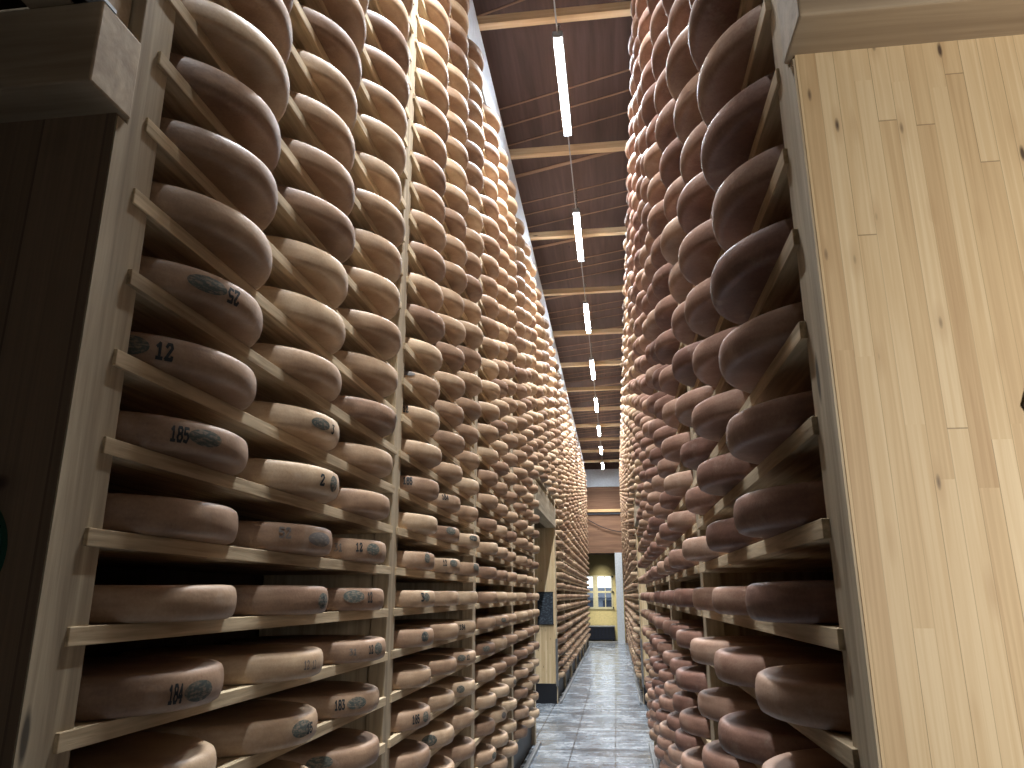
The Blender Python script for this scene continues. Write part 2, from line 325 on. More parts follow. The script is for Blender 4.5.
# window with two casements
win = bpy.data.objects.new('window_1', None); C.objects.link(win); win.location = ((WX0 + WX1) / 2, RY, WZ0)
tag(win, 'cream framed casement window in the yellow far wall', 'window', None, 'structure')
bm = bmesh.new()
fw_ = 0.06
bx(bm, WX0, WX1, RY - 0.03, RY + 0.08, WZ0 - 0.03, WZ0 + 0.05); bx(bm, WX0, WX1, RY - 0.02, RY + 0.08, WZ1 - 0.05, WZ1)
bx(bm, WX0, WX0 + fw_, RY - 0.02, RY + 0.08, WZ0, WZ1); bx(bm, WX1 - fw_, WX1, RY - 0.02, RY + 0.08, WZ0, WZ1)
bx(bm, -0.86, -0.68, RY - 0.025, RY + 0.08, WZ0, WZ1)
bx(bm, WX0, WX1, RY - 0.02, RY + 0.08, H + 0.10, H + 0.17)
obj('window_frame', bm, 'frame', win)
bm = bmesh.new(); bx(bm, -0.42, -0.39, RY, RY + 0.05, H + 0.17, WZ1 - 0.05); bx(bm, -0.42, -0.39, RY, RY + 0.05, WZ0 + .05, H + 0.1); obj('glazing_bar', bm, 'frame', win)
for x0, x1 in ((WX0 + fw_, -0.86), (-0.68, WX1 - fw_)):
    for z0, z1 in ((WZ0 + 0.05, H + 0.10), (H + 0.17, WZ1 - 0.05)):
        box_obj('pane', (x0, x1, RY + 0.03, RY + 0.036, z0, z1), 'glass', win)
bm = bmesh.new()
for z in (WZ0 + 0.02, H + 0.13, WZ1 - 0.05): bx(bm, WX1 - 0.02, WX1 + 0.03, RY - 0.05, RY - 0.02, z - 0.03, z + 0.03)
obj('hinge', bm, 'black', win)
# outside: a grey building seen through the lower panes
t_ = thing('grey_building', (-0.6, 44, 0), 'grey building seen outside through the far window', 'building')
bm = bmesh.new(); bx(bm, -3.6, 3.0, 44, 48, 0, 1.5); obj('wall', bm, 'outwall', t_)
bm = bmesh.new()
vs = [bm.verts.new(p) for p in [(-3.8, 43.6, 1.5), (3.2, 43.6, 1.5), (3.2, 48.4, 1.5), (-3.8, 48.4, 1.5), (-3.8, 46, 2.05), (3.2, 46, 2.05)]]
for f in [(0, 1, 5, 4), (2, 3, 4, 5), (0, 4, 3), (1, 2, 5), (0, 3, 2, 1)]: bm.faces.new([vs[i] for i in f])
obj('roof', bm, 'outdark', t_)
for x in (-1.9, -0.75, 0.4): box_obj('window', (x, x + 0.6, 43.95, 44.05, 0.6, 1.35), 'outdark', t_)
box_obj('outside_ground', (-30, 30, 34, 80, -0.2, 0.0), 'outwall')['kind'] = 'structure'
# pillar, step, bin
structure('column_end', (0.0, 0.25, END_Y - 0.1, END_Y + 0.15, 0, OZ), 'whitepost', 'white painted column beside the far opening')['category'] = 'column'
structure('trim_5', (-1.35, 0.25, END_Y - 0.02, END_Y + 0.25, 0.0, 0.05), 'kerb', 'pale threshold strip across the far opening')['category'] = 'trim'
t_ = thing('storage_crate', (-0.66, 29.2, 0), 'dark blue slatted crate below the far window', 'crate')
bm = bmesh.new(); bx(bm, -1.3, -0.1, 28.95, 29.5, 0.06, 0.50, 0.015); obj('body', bm, 'binblue', t_)
bm = bmesh.new(); bx(bm, -1.32, -0.08, 28.93, 29.52, 0.50, 0.54, 0.01); obj('rim', bm, 'steel', t_)
bm = bmesh.new()
for i in range(9): bx(bm, -1.25 + i * 0.13, -1.19 + i * 0.13, 28.935, 28.95, 0.1, 0.46)
obj('rib', bm, 'black', t_)
for x in (-1.25, -0.15): box_obj('foot', (x - 0.04, x + 0.04, 29.0, 29.45, 0.0, 0.06), 'black', t_)
# sagging cable on the end wall
bm = bmesh.new(); pts = []
for i in range(17):
    u = i / 16; pts.append(Vector((-1.0 + 1.35 * u, END_Y - 0.07, H + 2.72 - 0.52 * u - 0.09 * math.sin(PI * u))))
for a, b in zip(pts, pts[1:]): tube(bm, a, b, 0.014, 6)
tag(obj('wall_cable', bm, 'cable'), 'thin black cable sagging across the brown end wall', 'cable')

# ceiling beams and laths
bx0, bx1 = -0.98, 0.40
ordn = ['nearest', 'second', 'third', 'fourth', 'fifth', 'sixth', 'seventh', 'eighth', 'ninth', 'tenth', 'eleventh', 'twelfth']
for i in range(-2, 12):
    y = 5.126 + 1.9441 * i
    o = structure('ceiling_beam', (XL_W, XR_W, y - 0.035, y + 0.045, BEAM_Z, BEAM_Z + 0.08), 'beam', None, 0.004)
    tag(o, (ordn[i] + ' pale ceiling beam in view across the aisle') if i >= 0 else 'pale ceiling beam overhead out of view', 'beam', 'ceiling beams')
    # diagonal laths nailed under the boards
    bm = bmesh.new()
    for k, (dy, w, sl) in enumerate(((0.30 if i else 9.0, 0.06, -0.33), (0.95, 0.02, -0.33), (1.25, 0.02, -0.33), (1.6, 0.018, -0.33))):
        vs = bx(bm, XL_W, XR_W, y + dy - w / 2, y + dy + w / 2, CEIL_Z - 0.007, CEIL_Z - 0.001)
        if dy > 5: bmesh.ops.delete(bm, geom=vs, context='VERTS'); continue
        for v in vs: v.co.y += sl * (v.co.x + 0.3) + 0.28
    o = obj('trim_%d' % (i + 8), bm, 'lath'); tag(o, 'slanting laths on the ceiling boards behind a beam', 'trim', 'ceiling laths', 'structure')
o = structure('trim_30', (-0.32, -0.22, 4.15, 5.02, CEIL_Z - 0.02, CEIL_Z), 'lath', 'pale patch board on the ceiling before the nearest beam'); o['category'] = 'trim'

# ------------------------------------------------------------------ tube lights
LAMP_W = 106.0
def tube_light(i):
    y = 5.815 + 2.9322 * i
    t = thing('tube_light', (TUBE_X, y, TUBE_Z), ordn[i] + ' lit tube light hanging over the aisle' if i > 0 else ('lit tube light overhead just before the first one in view' if i == -1 else 'lit tube light straight above the crossing passage') if i < 0 else 'nearest and largest lit tube light hanging over the aisle', 'ceiling light', 'tube lights over the aisle')
    bm = bmesh.new()
    n = 14
    prof = [(0.034 * math.cos(a), 0.013 * math.sin(a)) for a in [PI + PI * k / n for k in range(n + 1)]]
    rings = []
    for yy in (y - 0.66, y + 0.66): rings.append([bm.verts.new((TUBE_X + px, yy, TUBE_Z + pz + 0.012)) for px, pz in prof])
    for k in range(n): bm.faces.new((rings[0][k], rings[0][k + 1], rings[1][k + 1], rings[1][k]))
    bm.faces.new(rings[0]); bm.faces.new(list(reversed(rings[1]))); bm.faces.new((rings[0][0], rings[1][0], rings[1][-1], rings[0][-1]))
    bmesh.ops.recalc_face_normals(bm, faces=bm.faces)
    obj('diffuser', bm, 'tube', t)
    bm = bmesh.new(); bx(bm, TUBE_X - 0.042, TUBE_X + 0.042, y - 0.68, y + 0.68, TUBE_Z + 0.0135, TUBE_Z + 0.06, 0.008)
    obj('housing', bm, 'housing', t)
    for yy in (y - 0.69, y + 0.69):
        bm = bmesh.new(); bx(bm, TUBE_X - 0.04, TUBE_X + 0.04, yy - 0.008, yy + 0.008, TUBE_Z - 0.006, TUBE_Z + 0.05, 0.003); obj('end_cap', bm, 'housing', t)
    for yy in (y - 0.5, y + 0.5):
        bm = bmesh.new()
        z = TUBE_Z + 0.06; k = 0
        while z < CEIL_Z - 0.02:                                    # chain of links turned by quarter turns
            m = Matrix.Translation((TUBE_X, yy, z + 0.016)) @ Matrix.Rotation(PI / 2 * (k % 2), 4, 'Z') @ Matrix.Rotation(PI / 2, 4, 'X')
            seg = 8; R, r = 0.020, 0.0065; vv = []
            for a in range(seg):
                ca, sa = math.cos(2 * PI * a / seg), math.sin(2 * PI * a / seg)
                vv.append([bm.verts.new(m @ Vector(((R + r * math.cos(b)) * ca * 0.6, (R + r * math.cos(b)) * sa, r * math.sin(b)))) for b in (0, 2 * PI / 3, 4 * PI / 3)])
            for a in range(seg):
                for b in range(3): bm.faces.new((vv[a][b], vv[(a + 1) % seg][b], vv[(a + 1) % seg][(b + 1) % 3], vv[a][(b + 1) % 3]))
            z += 0.032; k += 1
        obj('hanging_chain', bm, 'steel', t)
    bm = bmesh.new(); tube(bm, (TUBE_X, y - 2.235, TUBE_Z + 0.035), (TUBE_X, y - 0.70, TUBE_Z + 0.035), 0.007, 6)
    obj('supply_cable', bm, 'housing', t)
    l = bpy.data.lights.new('tube_light_beam', 'AREA'); l.shape = 'RECTANGLE'; l.size = 0.06; l.size_y = 1.3; l.energy = LAMP_W; l.color = (0.90, 0.95, 1.0)
    l.spread = math.radians(115)                                    # beam narrowed so the top shelves are not overlit
    o = bpy.data.objects.new('tube_light_beam', l); C.objects.link(o); o.parent = t; o.location = (0, 0, -0.003)
for i in range(-2, 8): tube_light(i)  # the two nearest tubes are unseen, assumed from the shadow edges

# unseen walkway added above the crossing passage to shade the nearest wheels
structure('ceiling_passage', (-0.82, 0.22, -2.2, 1.02, H + 2.2, H + 2.26), 'header', 'boarded walkway bridging the aisle above the near passage')['category'] = 'walkway'

# ------------------------------------------------------------------ racks
def off_(b): return 0.0 if b == 0 else 0.04 + 1.965 * b     # start of a bay past the first shelf end
NEAR_L = 0.04 + 1.965 * 4
def bays():
    """(bay number, start y offset, shelves length, wheels, highest-number row)"""
    out = []
    for b in range(4): out.append((b, off_(b), 3, ROW_LO))
    out.append((4, off_(4), 3, -2)); out.append((5, off_(5), 2, -2))
    for b in range(7): out.append((6 + b, 11.30 + b * BAY, 3, ROW_LO))
    return out
BAYS = bays()
def shelf_len(b): return {0: 1.93, 4: 1.80, 5: 1.36}.get(b, 1.885 if b < 4 else 1.86)

def build_rack(side):
    S = SIDES[side]; s = S['s']; X = S['x']; Y0 = S['y']
    word = {'L': 'left', 'R': 'right'}[side]
    def xx(a, b):                                # distances outward from the aisle axis -> sorted x
        return (s * a, s * b) if s > 0 else (s * b, s * a)
    near = thing('cheese_rack', (s * (X + 0.3), Y0 + 3.9, 0), 'tall timber cheese rack along the near %s side of the aisle' % word, 'rack', 'cheese racks')
    far = thing('cheese_rack', (s * (X + 0.3), Y0 + 16, 0), 'tall timber cheese rack along the far %s side, past the passage' % word, 'rack', 'cheese racks')
    rnd = random.Random(side)
    PD = S['pd']                                 # the end panel stands this far before the first shelf ends
    # uprights
    def upright(rack, y, z0, z1, first=False):
        bm = bmesh.new()
        a, b = xx(X + 0.009, X + 0.08)
        bx(bm, a, b, y - (PD - 0.001 if first else 0.085), y + (S['pe'] if first else 0.03), z0, z1, 0.003)
        if first:                                # facing board that closes the edge of the end panel
            a, b = xx(X + 0.009, X + 0.0125)
            bx(bm, a, b, y - PD - 0.028, y - PD + 0.004, z0, H + 0.93)
        a, b = xx(X + 0.08, X + 0.58)
        bx(bm, a, b, y - 0.06, y + 0.004, z0, z1)
        obj('upright', bm, 'post', rack)
    ztop = H + 4.06
    for b in range(5): upright(near, Y0 + off_(b), 0.0, ztop, b == 0)
    upright(far, Y0 + off_(5), H + 1.4, ztop)
    for b in range(8): upright(far, Y0 + 11.30 + b * BAY, 0.0, ztop)
    # shelves, those that show largest as parts of their own, the rest together
    rest = {0: bmesh.new(), 1: bmesh.new()}; cnt = {0: 0, 1: 0}
    cache = {}
    for b, off, nw, rl in BAYS:
        fr = 0 if b < 4 else 1; rack = (near, far)[fr]
        for k in range(ROW_HI, rl + 1):
            y = Y0 + off; z = TOP0 - k * PITCH
            jx, jy = rnd.uniform(-.004, .004), rnd.uniform(-.012, .01)
            pick = k in SHELF_PICK.get(side + str(b), ())
            if b == 4: y += 0.05
            a, c = xx(X + jx, X + 0.60)
            if pick:
                bm = bmesh.new(); bx(bm, a, c, y + jy, y + jy + shelf_len(b), z - SHELF_T, z, 0.0015)
                o = obj('shelf', bm, 'shelf', rack, (s * X, y, z))
                o['sid'] = '%s%d_%d' % (side, b, k)
            else:
                bx(rest[fr], a, c, y + jy, y + jy + shelf_len(b), z - SHELF_T, z); cnt[fr] += 1
    for fr in (0, 1):
        if cnt[fr]:
            o = obj('shelf', rest[fr], 'shelf', (near, far)[fr]); o['kind'] = 'stuff'
        else: rest[fr].free()
    # back boarding added to keep light out of the gaps, plinth, end boards
    for rack, y0, y1, z0 in ((near, Y0 - 0.06, Y0 + NEAR_L + 0.02, 0.0), (far, Y0 + NEAR_L + 0.04, Y0 + 11.28, H + 1.4), (far, Y0 + 11.3, Y0 + 11.3 + 7 * BAY, 0.0)):
        a, b = xx(X + 0.64, X + 0.67)
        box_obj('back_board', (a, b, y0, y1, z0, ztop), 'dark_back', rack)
        if z0 == 0.0:
            a, b = xx(X + 0.06, X + 0.10)
            a2, b2 = xx(X + 0.05, X + 0.60)
            box_obj('plinth', (a2, b2, y0 + 0.06, y1 - 0.1, 0.0, 0.29), 'black', rack)
    # white sheet closing the gap between rack top and beams
    a, b = xx(X + 0.0, X + 0.03)
    for i, (rack, y0, y1) in enumerate(((near, Y0 - 3, Y0 + NEAR_L), (far, Y0 + NEAR_L + 0.004, Y0 + 11.3 + 7 * BAY))):
        yy = y0
        while yy < y1 - 0.1:
            ye = min(yy + 2.6, y1)
            box_obj('top_sheet', (a, b, yy, ye - 0.006, H + 4.07, BEAM_Z - 0.002), 'white', rack, 0.004)
            yy = ye
    # end panel towards the camera, with its header beam and the lintel over our own passage
    P = Y0 - PD - 0.028                               # face of the panel
    wide = 1.9 if s > 0 else 1.9
    a, b = xx(X + 0.0135, X + wide)
    zt = H + 0.945
    ep = box_obj('end_panel', (a, b, P, P + 0.028, 0.0, zt), 'panel' if s > 0 else 'panel_shaded', near)
    a, b = xx(X + 0.0, X + wide)
    hb = bmesh.new(); bx(hb, a, b, P - 0.099, P + 0.026, zt - 0.008, zt + 0.175, 0.004)
    obj('header_beam', hb, 'header', near)
    a, b = xx(X + 0.035, X + 0.16)
    box_obj('lintel', (a, b, YB + 0.02, P + 0.02, zt + 0.175, zt + 0.5), 'header', near)
    a, b = xx(X + 0.16, X + wide)
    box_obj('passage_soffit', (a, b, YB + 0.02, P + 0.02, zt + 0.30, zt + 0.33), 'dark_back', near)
    # far end of the near rack
    a, b = xx(X + 0.012, X + wide)
    box_obj('end_panel', (a, b, Y0 + NEAR_L + 0.035, Y0 + NEAR_L + 0.06, 0.0, H + 1.066), 'panel', near)
    # passage lintel and the panel beyond
    a, b = xx(X - 0.005, X + 0.16)
    bm = bmesh.new(); bx(bm, a, b, Y0 + NEAR_L + 0.035, Y0 + 11.3 - 0.09, H + 1.07, H + 1.39, 0.004); obj('lintel', bm, 'headery', far)
    a, b = xx(X + 0.16, X + wide)
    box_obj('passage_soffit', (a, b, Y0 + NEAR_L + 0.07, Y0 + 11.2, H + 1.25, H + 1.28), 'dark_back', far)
    a, b = xx(X + 0.02, X + wide)
    box_obj('end_panel', (a, b, Y0 + 11.19, Y0 + 11.215, 0.29, H + 1.07), 'panel', far)
    box_obj('plinth', (a, b, Y0 + 11.19, Y0 + 11.215, 0.0, 0.288), 'black', far)
    a, b = xx(X - 0.0, X + 0.03)
    box_obj('corner_guard', (a, b, Y0 + 11.18, Y0 + 11.30, 0.25, 0.95), 'steel', far)
    # steel guide rail along the foot of the rack
    for nm, y0, y1 in (('near', Y0 - 0.1, Y0 + NEAR_L), ('far', Y0 + 11.2, Y0 + 11.3 + 7 * BAY)):
        bm = bmesh.new(); a, b = xx(X - 0.05, X - 0.02)
        bx(bm, a, b, y0, y1, 0.0, 0.035, 0.004)
        a, b = xx(X - 0.05, X + 0.004); bx(bm, a, b, y0, y1, 0.0, 0.008)
        tag(obj('guide_rail', bm, 'steel'), 'steel guide rail on the floor along the %s %s rack' % (nm, word), 'rail', 'guide rails')
    return near, far
for sd in ('L', 'R'): build_rack(sd)

# ------------------------------------------------------------------ cheese wheels
PROFILE = [(0.0, 0.0), (0.90, 0.0), (0.945, 0.018), (0.974, 0.075), (0.990, 0.20), (0.998, 0.36), (1.0, 0.5), (0.998, 0.64), (0.990, 0.80), (0.976, 0.915), (0.945, 0.982), (0.90, 1.0), (0.0, 1.0)]
def rad_at(f):
    p = PROFILE[1:-1]
    for (r0, z0), (r1, z1) in zip(p, p[1:]):
        if z0 <= f <= z1 and z1 > z0: return r0 + (r1 - r0) * (f - z0) / (z1 - z0)
    return 1.0
def wheel_data(seg, seed, prof=PROFILE):
    r = random.Random(seed); ph = [r.uniform(0, 6.28) for _ in range(4)]; am = [0 if seed % 100 == 6 else r.uniform(0.0005, 0.0028) for _ in range(4)]
    vs, fs = [], []
    n = len(prof)
    for j, (pr, pz) in enumerate(prof):
        if pr == 0.0: vs.append((0, 0, pz * WH)); continue
        for i in range(seg):
            a = 2 * PI * i / seg
            w = sum(am[q] * math.cos((q + 2) * a + ph[q]) for q in range(3)) if seg > 30 else 0
            rr = pr * WR * (1 - 0.004) + w * pr
            zz = pz * WH + (am[3] * math.cos(2 * a + ph[3]) if pz > 0.3 and seg > 30 else 0) * pz
            vs.append((rr * math.cos(a), rr * math.sin(a), zz))
    def idx(j, i): return 0 if j == 0 else (len(vs) - 1 if j == n - 1 else 1 + (j - 1) * seg + i % seg)
    for j in range(n - 1):
        for i in range(seg):
            if j == 0: fs.append((0, idx(1, i + 1), idx(1, i)))
            elif j == n - 2: fs.append((idx(j, i), idx(j, i + 1), len(vs) - 1))
            else: fs.append((idx(j, i), idx(j, i + 1), idx(j + 1, i + 1), idx(j + 1, i)))
    return vs, fs
def wheel_mesh(mat, seed):
    me = bpy.data.meshes.new('cheese_wheel'); v, f = wheel_data(64, seed); me.from_pydata(v, [], f)
    me.materials.append(M[mat])
    for p in me.polygons: p.use_smooth = True
    return me
MESHES = {sd: [wheel_mesh('cheese' + sd, 100 * (sd == 'R') + q) for q in range(7)] for sd in 'LR'}

# --- ink marks, bent round the side of the wheel
def curved(u, z, th, off=0.0009):
    """u metres along the rim from angle th, z metres above the wheel's foot -> local point"""
    r = rad_at(min(1, max(0, z / WH))) * WR + off + 0.0012
    a = th + u / WR
    return Vector((r * math.cos(a), r * math.sin(a), z))
def oval_mesh(th, zc, hw, hh):
    bm = bmesh.new(); n, rings = 28, 4
    c = bm.verts.new(curved(0, zc, th)); prev = None
    for k in range(1, rings + 1):
        ring = []
        for i in range(n):
            a = 2 * PI * i / n; ring.append(bm.verts.new(curved(hw * k / rings * math.cos(a), zc + hh * k / rings * math.sin(a), th)))
        for i in range(n):
            if prev is None: bm.faces.new((c, ring[i], ring[(i + 1) % n]))
            else: bm.faces.new((prev[i], ring[i], ring[(i + 1) % n], prev[(i + 1) % n]))
        prev = ring
    return bm
# slab-serif stamp numerals as strokes on a 4 x 6 grid
GLYPH = {
 '1': [((0.6, 4.6), (2, 6)), ((2, 6), (2, 0)), ((0.6, 0), (3.4, 0))],
 '8': [((1, 6), (3, 6)), ((3, 6), (3.5, 5)), ((3.5, 5), (3, 3.2)), ((3, 3.2), (1, 3.2)), ((1, 3.2), (0.5, 5)), ((0.5, 5), (1, 6)), ((3, 3.2), (3.8, 1.6)), ((3.8, 1.6), (3, 0)), ((3, 0), (1, 0)), ((1, 0), (0.2, 1.6)), ((0.2, 1.6), (1, 3.2))],
 '5': [((3.5, 6), (0.6, 6)), ((0.6, 6), (0.5, 3.4)), ((0.5, 3.4), (2.6, 3.6)), ((2.6, 3.6), (3.6, 2)), ((3.6, 2), (2.6, 0)), ((2.6, 0), (0.4, 0.4))],
 '4': [((3, 0), (3, 6)), ((3, 6), (0.2, 1.8)), ((0.2, 1.8), (3.9, 1.8)), ((2.2, 0), (3.8, 0))],
 '3': [((0.5, 6), (3.4, 6)), ((3.4, 6), (1.8, 3.6)), ((1.8, 3.6), (3.5, 2.6)), ((3.5, 2.6), (3.4, 0.8)), ((3.4, 0.8), (2.2, 0)), ((2.2, 0), (0.4, 0.4))],
 '2': [((0.5, 4.8), (1.2, 6)), ((1.2, 6), (2.9, 6)), ((2.9, 6), (3.4, 4.6)), ((3.4, 4.6), (0.4, 0)), ((0.4, 0), (3.6, 0)), ((3.6, 0), (3.6, 1))],
}
def number_mesh(txt, th, zc, height, width, flip=False, heavy=1.0):
    bm = bmesh.new(); cw = width / len(txt); sx = cw * 0.82 / 4; sz = height / 6; w = 0.62 * heavy
    for ci, ch in enumerate(txt):
        for (x0, y0), (x1, y1) in GLYPH[ch]:
            d = Vector((x1 - x0, y1 - y0)); L = d.length; d /= L; nrm = Vector((-d.y, d.x)) * w; e = d * w * 0.6
            a, b = Vector((x0, y0)) - e, Vector((x1, y1)) + e
            steps = 3; rows = []
            for q in range(steps + 1):
                p = a + (b - a) * q / steps; row = []
                for sgn in (1, -1):
                    g = p + nrm * sgn
                    u = ci * cw + g.x * sx - width / 2; z = (g.y - 3) * sz
                    if flip: u, z = -u, -z
                    row.append(bm.verts.new(curved(u, zc + z, th, 0.0013 + 0.0001 * (ci % 2))))
                rows.append(row)
            for r0, r1 in zip(rows, rows[1:]): bm.faces.new((r0[0], r0[1], r1[1], r1[0]))
    return bm
# marks read off the near wheels: (bay, row, place) -> list of marks, angles in degrees from straight into the aisle
MARKS = {
 ('L', 0, 8, 0): [('n', '184', -19.3, .035, .030, .034), ('o', -6, .034, .046, .020)],
 ('L', 0, 8, 1): [('f', '12', -12, .040, .022, .028), ('f', '12', -4, .038, .022, .024)],
 ('L', 0, 8, 2): [('f', '31', -36, .040, .020, .034), ('n', '12', -19, .044, .026, .026), ('o', -9, .044, .030, .022)],
 ('L', 0, 7, 1): [('o', 2, .036, .038, .022), ('n', '3', 2, .034, .024, .018)],
 ('L', 0, 7, 2): [('o', -34, .048, .046, .021), ('n', '12', -18, .045, .030, .030)],
 ('L', 0, 6, 1): [('f', '52', -36.5, .048, .026, .040), ('b', -8, .038, .062, .020)],
 ('L', 0, 6, 2): [('f', '31', -49, .042, .024, .034), ('n', '12', -32, .046, .026, .032), ('o', -17, .042, .040, .021)],
 ('L', 0, 5, 0): [('n', '185', -32.4, .036, .030, .042), ('o', -20, .038, .044, .019)],
 ('L', 0, 5, 1): [('n', '2', -14, .036, .028, .024), ('o', 0, .034, .028, .024)],
 ('L', 0, 4, 0): [('n', '12', -44, .036, .034, .038), ('o', -58, .040, .038, .022)],
 ('L', 0, 4, 1): [('o', -16, .036, .044, .018), ('n', '3', -2, .032, .026, .020)],
 ('L', 0, 3, 0): [('o', -29, .038, .050, .020), ('n', '25', -15, .034, .032, .040, True)],
 ('L', 0, 3, 2): [('b', 12, .05, .03, .016)],
 ('L', 0, 9, 1): [('o', -10, .044, .048, .022), ('n', '15', -2, .040, .024, .040)],
 ('L', 0, 9, 2): [('n', '183', -40.5, .046, .028, .040), ('o', -26, .045, .046, .020)],
 ('L', 0, 10, 2): [('o', -54, .048, .044, .020)],
 ('L', 1, 4, 0): [('n', '185', -48, .05, .03, .05)],
 ('L', 1, 4, 1): [('n', '184', -34, .055, .026, .05)],
 ('L', 1, 5, 1): [('o', -22, .05, .046, .022)], ('L', 1, 5, 2): [('o', -20, .05, .05, .018), ('n', '12', -16, .05, .026, .03)],
 ('L', 1, 6, 0): [('o', -16, .048, .026, .022)], ('L', 1, 6, 1): [('n', '12', -34, .05, .028, .03), ('o', -18, .05, .042, .02)], ('L', 1, 6, 2): [('o', -12, .05, .042, .022)],
 ('L', 1, 7, 0): [('n', '3', -24, .046, .034, .026), ('o', -18, .046, .026, .02)],
 ('L', 1, 8, 0): [('o', -18, .044, .03, .022), ('n', '12', -20, .044, .028, .03)], ('L', 1, 8, 2): [('n', '184', -34, .044, .026, .05)],
 ('L', 1, 9, 2): [('o', -36, .046, .034, .018), ('n', '12', -24, .046, .026, .03)],
 ('L', 1, 10, 0): [('n', '185', -26, .044, .03, .05), ('o', -10, .044, .03, .022)], ('L', 1, 10, 2): [('o', -36, .044, .032, .02)],
 ('L', 1, 11, 1): [('o', -44, .044, .046, .026)],
 ('L', 1, 1, 0): [('b', -52, .06, .05, .014)], ('L', 1, 2, 0): [('n', '12', -52, .05, .028, .03)],
 ('L', 2, 9, 0): [('o', -30, .044, .04, .02)], ('L', 2, 11, 2): [('b', -10, .044, .04, .02)], ('L', 2, 12, 1): [('b', -14, .044, .044, .022)],
 ('L', 2, 13, 0): [('o', -10, .044, .04, .02)], ('L', 2, 8, 1): [('o', -24, .044, .036, .018)],
}
NUMW = ['first', 'second', 'third', 'fourth', 'fifth', 'sixth', 'seventh', 'eighth', 'ninth', 'tenth', 'eleventh', 'twelfth', 'thirteenth', 'fourteenth', 'fifteenth', 'sixteenth', 'seventeenth', 'eighteenth', 'nineteenth', 'twentieth', 'twenty-first', 'twenty-second', 'twenty-third', 'twenty-fourth', 'twenty-fifth', 'twenty-sixth', 'twenty-seventh', 'twenty-eighth', 'twenty-ninth', 'thirtieth', 'thirty-first']
BAYW = ['first', 'second', 'third', 'fourth', 'fifth', 'sixth', 'seventh']
PLACE = ['nearest', 'middle', 'farthest']
rw = random.Random(11)
big = {'v': [], 'f': [], 't': [], 'm': []}
prof_lo = [PROFILE[i] for i in (0, 1, 2, 3, 5, 6, 7, 9, 10, 11, 12)]
LO = {sg: wheel_data(sg, 1, prof_lo) for sg in (28, 20)}
SUMMARY = []
for sd in ('L', 'R'):
    S = SIDES[sd]; s = S['s']
    word = {'L': 'left', 'R': 'right'}[sd]
    for b, off, nw, rl in BAYS:
        low = LOWEST.get(sd + str(b), ROW_LO)
        for k in range(ROW_HI, rl + 1):
            z = TOP0 - k * PITCH + 0.0006
            for i in range(nw):
                j1, j2, j3, sc = rw.gauss(0, 0.006), rw.gauss(0, 0.004), rw.uniform(0, 2 * PI), 1 + rw.uniform(-0.012, 0.0)
                szs = 1 + rw.uniform(-0.05, 0.05); q = rw.randrange(6); tn = rw.random()
                j1 = max(-0.014, min(0.014, j1)); j2 = max(-0.008, min(0.008, j2))
                loc = Vector((s * (S['x'] + WR - OVER - 0.012 * max(-0.3, min(1.0, (7 - k) / 7))) + j1, S['y'] + off + (0.04 + WR + 0.598 * i if b == 0 else 0.05 + WR + 0.583 * i) + j2, z))
                mk = MARKS.get((sd, b, k, i))
                if i in PICK.get(sd + str(b), {}).get(k, ()):
                    o = bpy.data.objects.new('round_cheese', MESHES[sd][6 if mk else q]); C.objects.link(o)
                    o.location = loc; o.scale = (sc, sc, szs)
                    o['wid'] = '%s%d_%d_%d' % (sd, b, k, i)
                    o.rotation_euler.z = 0.0 if mk else j3
                    kindw = 'tan' if sd == 'L' else 'reddish-brown'
                    row = NUMW[low - k] if 0 <= low - k < len(NUMW) else 'top'
                    where = "%s on %s shelf up, %s rack's %s bay" % (PLACE[i], row, word, BAYW[b] if b < 7 else 'far')
                    num = next((m_[1] for m_ in (mk or []) if m_[0] == 'n'), None)
                    if mk and num and any(m_[0] == 'o' for m_ in mk) and b == 0:
                        lab = "cheese stamped %s by green oval, %s on %s shelf up, %s rack's %s bay" % (num, PLACE[i], row, word, BAYW[b])
                    elif mk:
                        lab = "stamped cheese wheel, " + where
                    else: lab = kindw + " cheese wheel, " + where
                    tag(o, lab, 'cheese', 'cheese wheels on the %s rack' % word)
                    for m_ in mk or []:
                        th = math.radians(m_[2] if m_[0] in 'nf' else m_[1]) 
                        if m_[0] in 'nf':
                            bm = number_mesh(m_[1], th, m_[3], m_[4], m_[5], len(m_) > 6, 1.15 if m_[0] == 'n' else 1.0)
                            p = obj('batch_number', bm, 'number' if m_[0] == 'n' else 'smudge')
                            p['label'] = 'black stamped number'
                        else:
                            p = obj('ink_stamp', oval_mesh(th, m_[2], m_[3], m_[4]), 'stamp' if m_[0] == 'o' else 'smudge', smooth=True)
                            p['label'] = 'dark green oval ink stamp' if m_[0] == 'o' else 'dark smudged ink stamp'
                        p.parent = o; p.location = (0, 0, 0)
                else:
                    v, f = LO[28 if b < 4 else 20]; n0 = len(big['v']); ca, sa = math.cos(j3), math.sin(j3)
                    big['v'] += [((x * ca - y * sa) * sc + loc.x, (x * sa + y * ca) * sc + loc.y, zz * szs + loc.z) for x, y, zz in v]
                    big['f'] += [tuple(a + n0 for a in t) for t in f]
                    big['t'] += [tn] * len(v); big['m'] += [0 if sd == 'L' or b >= 4 or (b == 3 and tn > 0.5) else 1] * len(f)
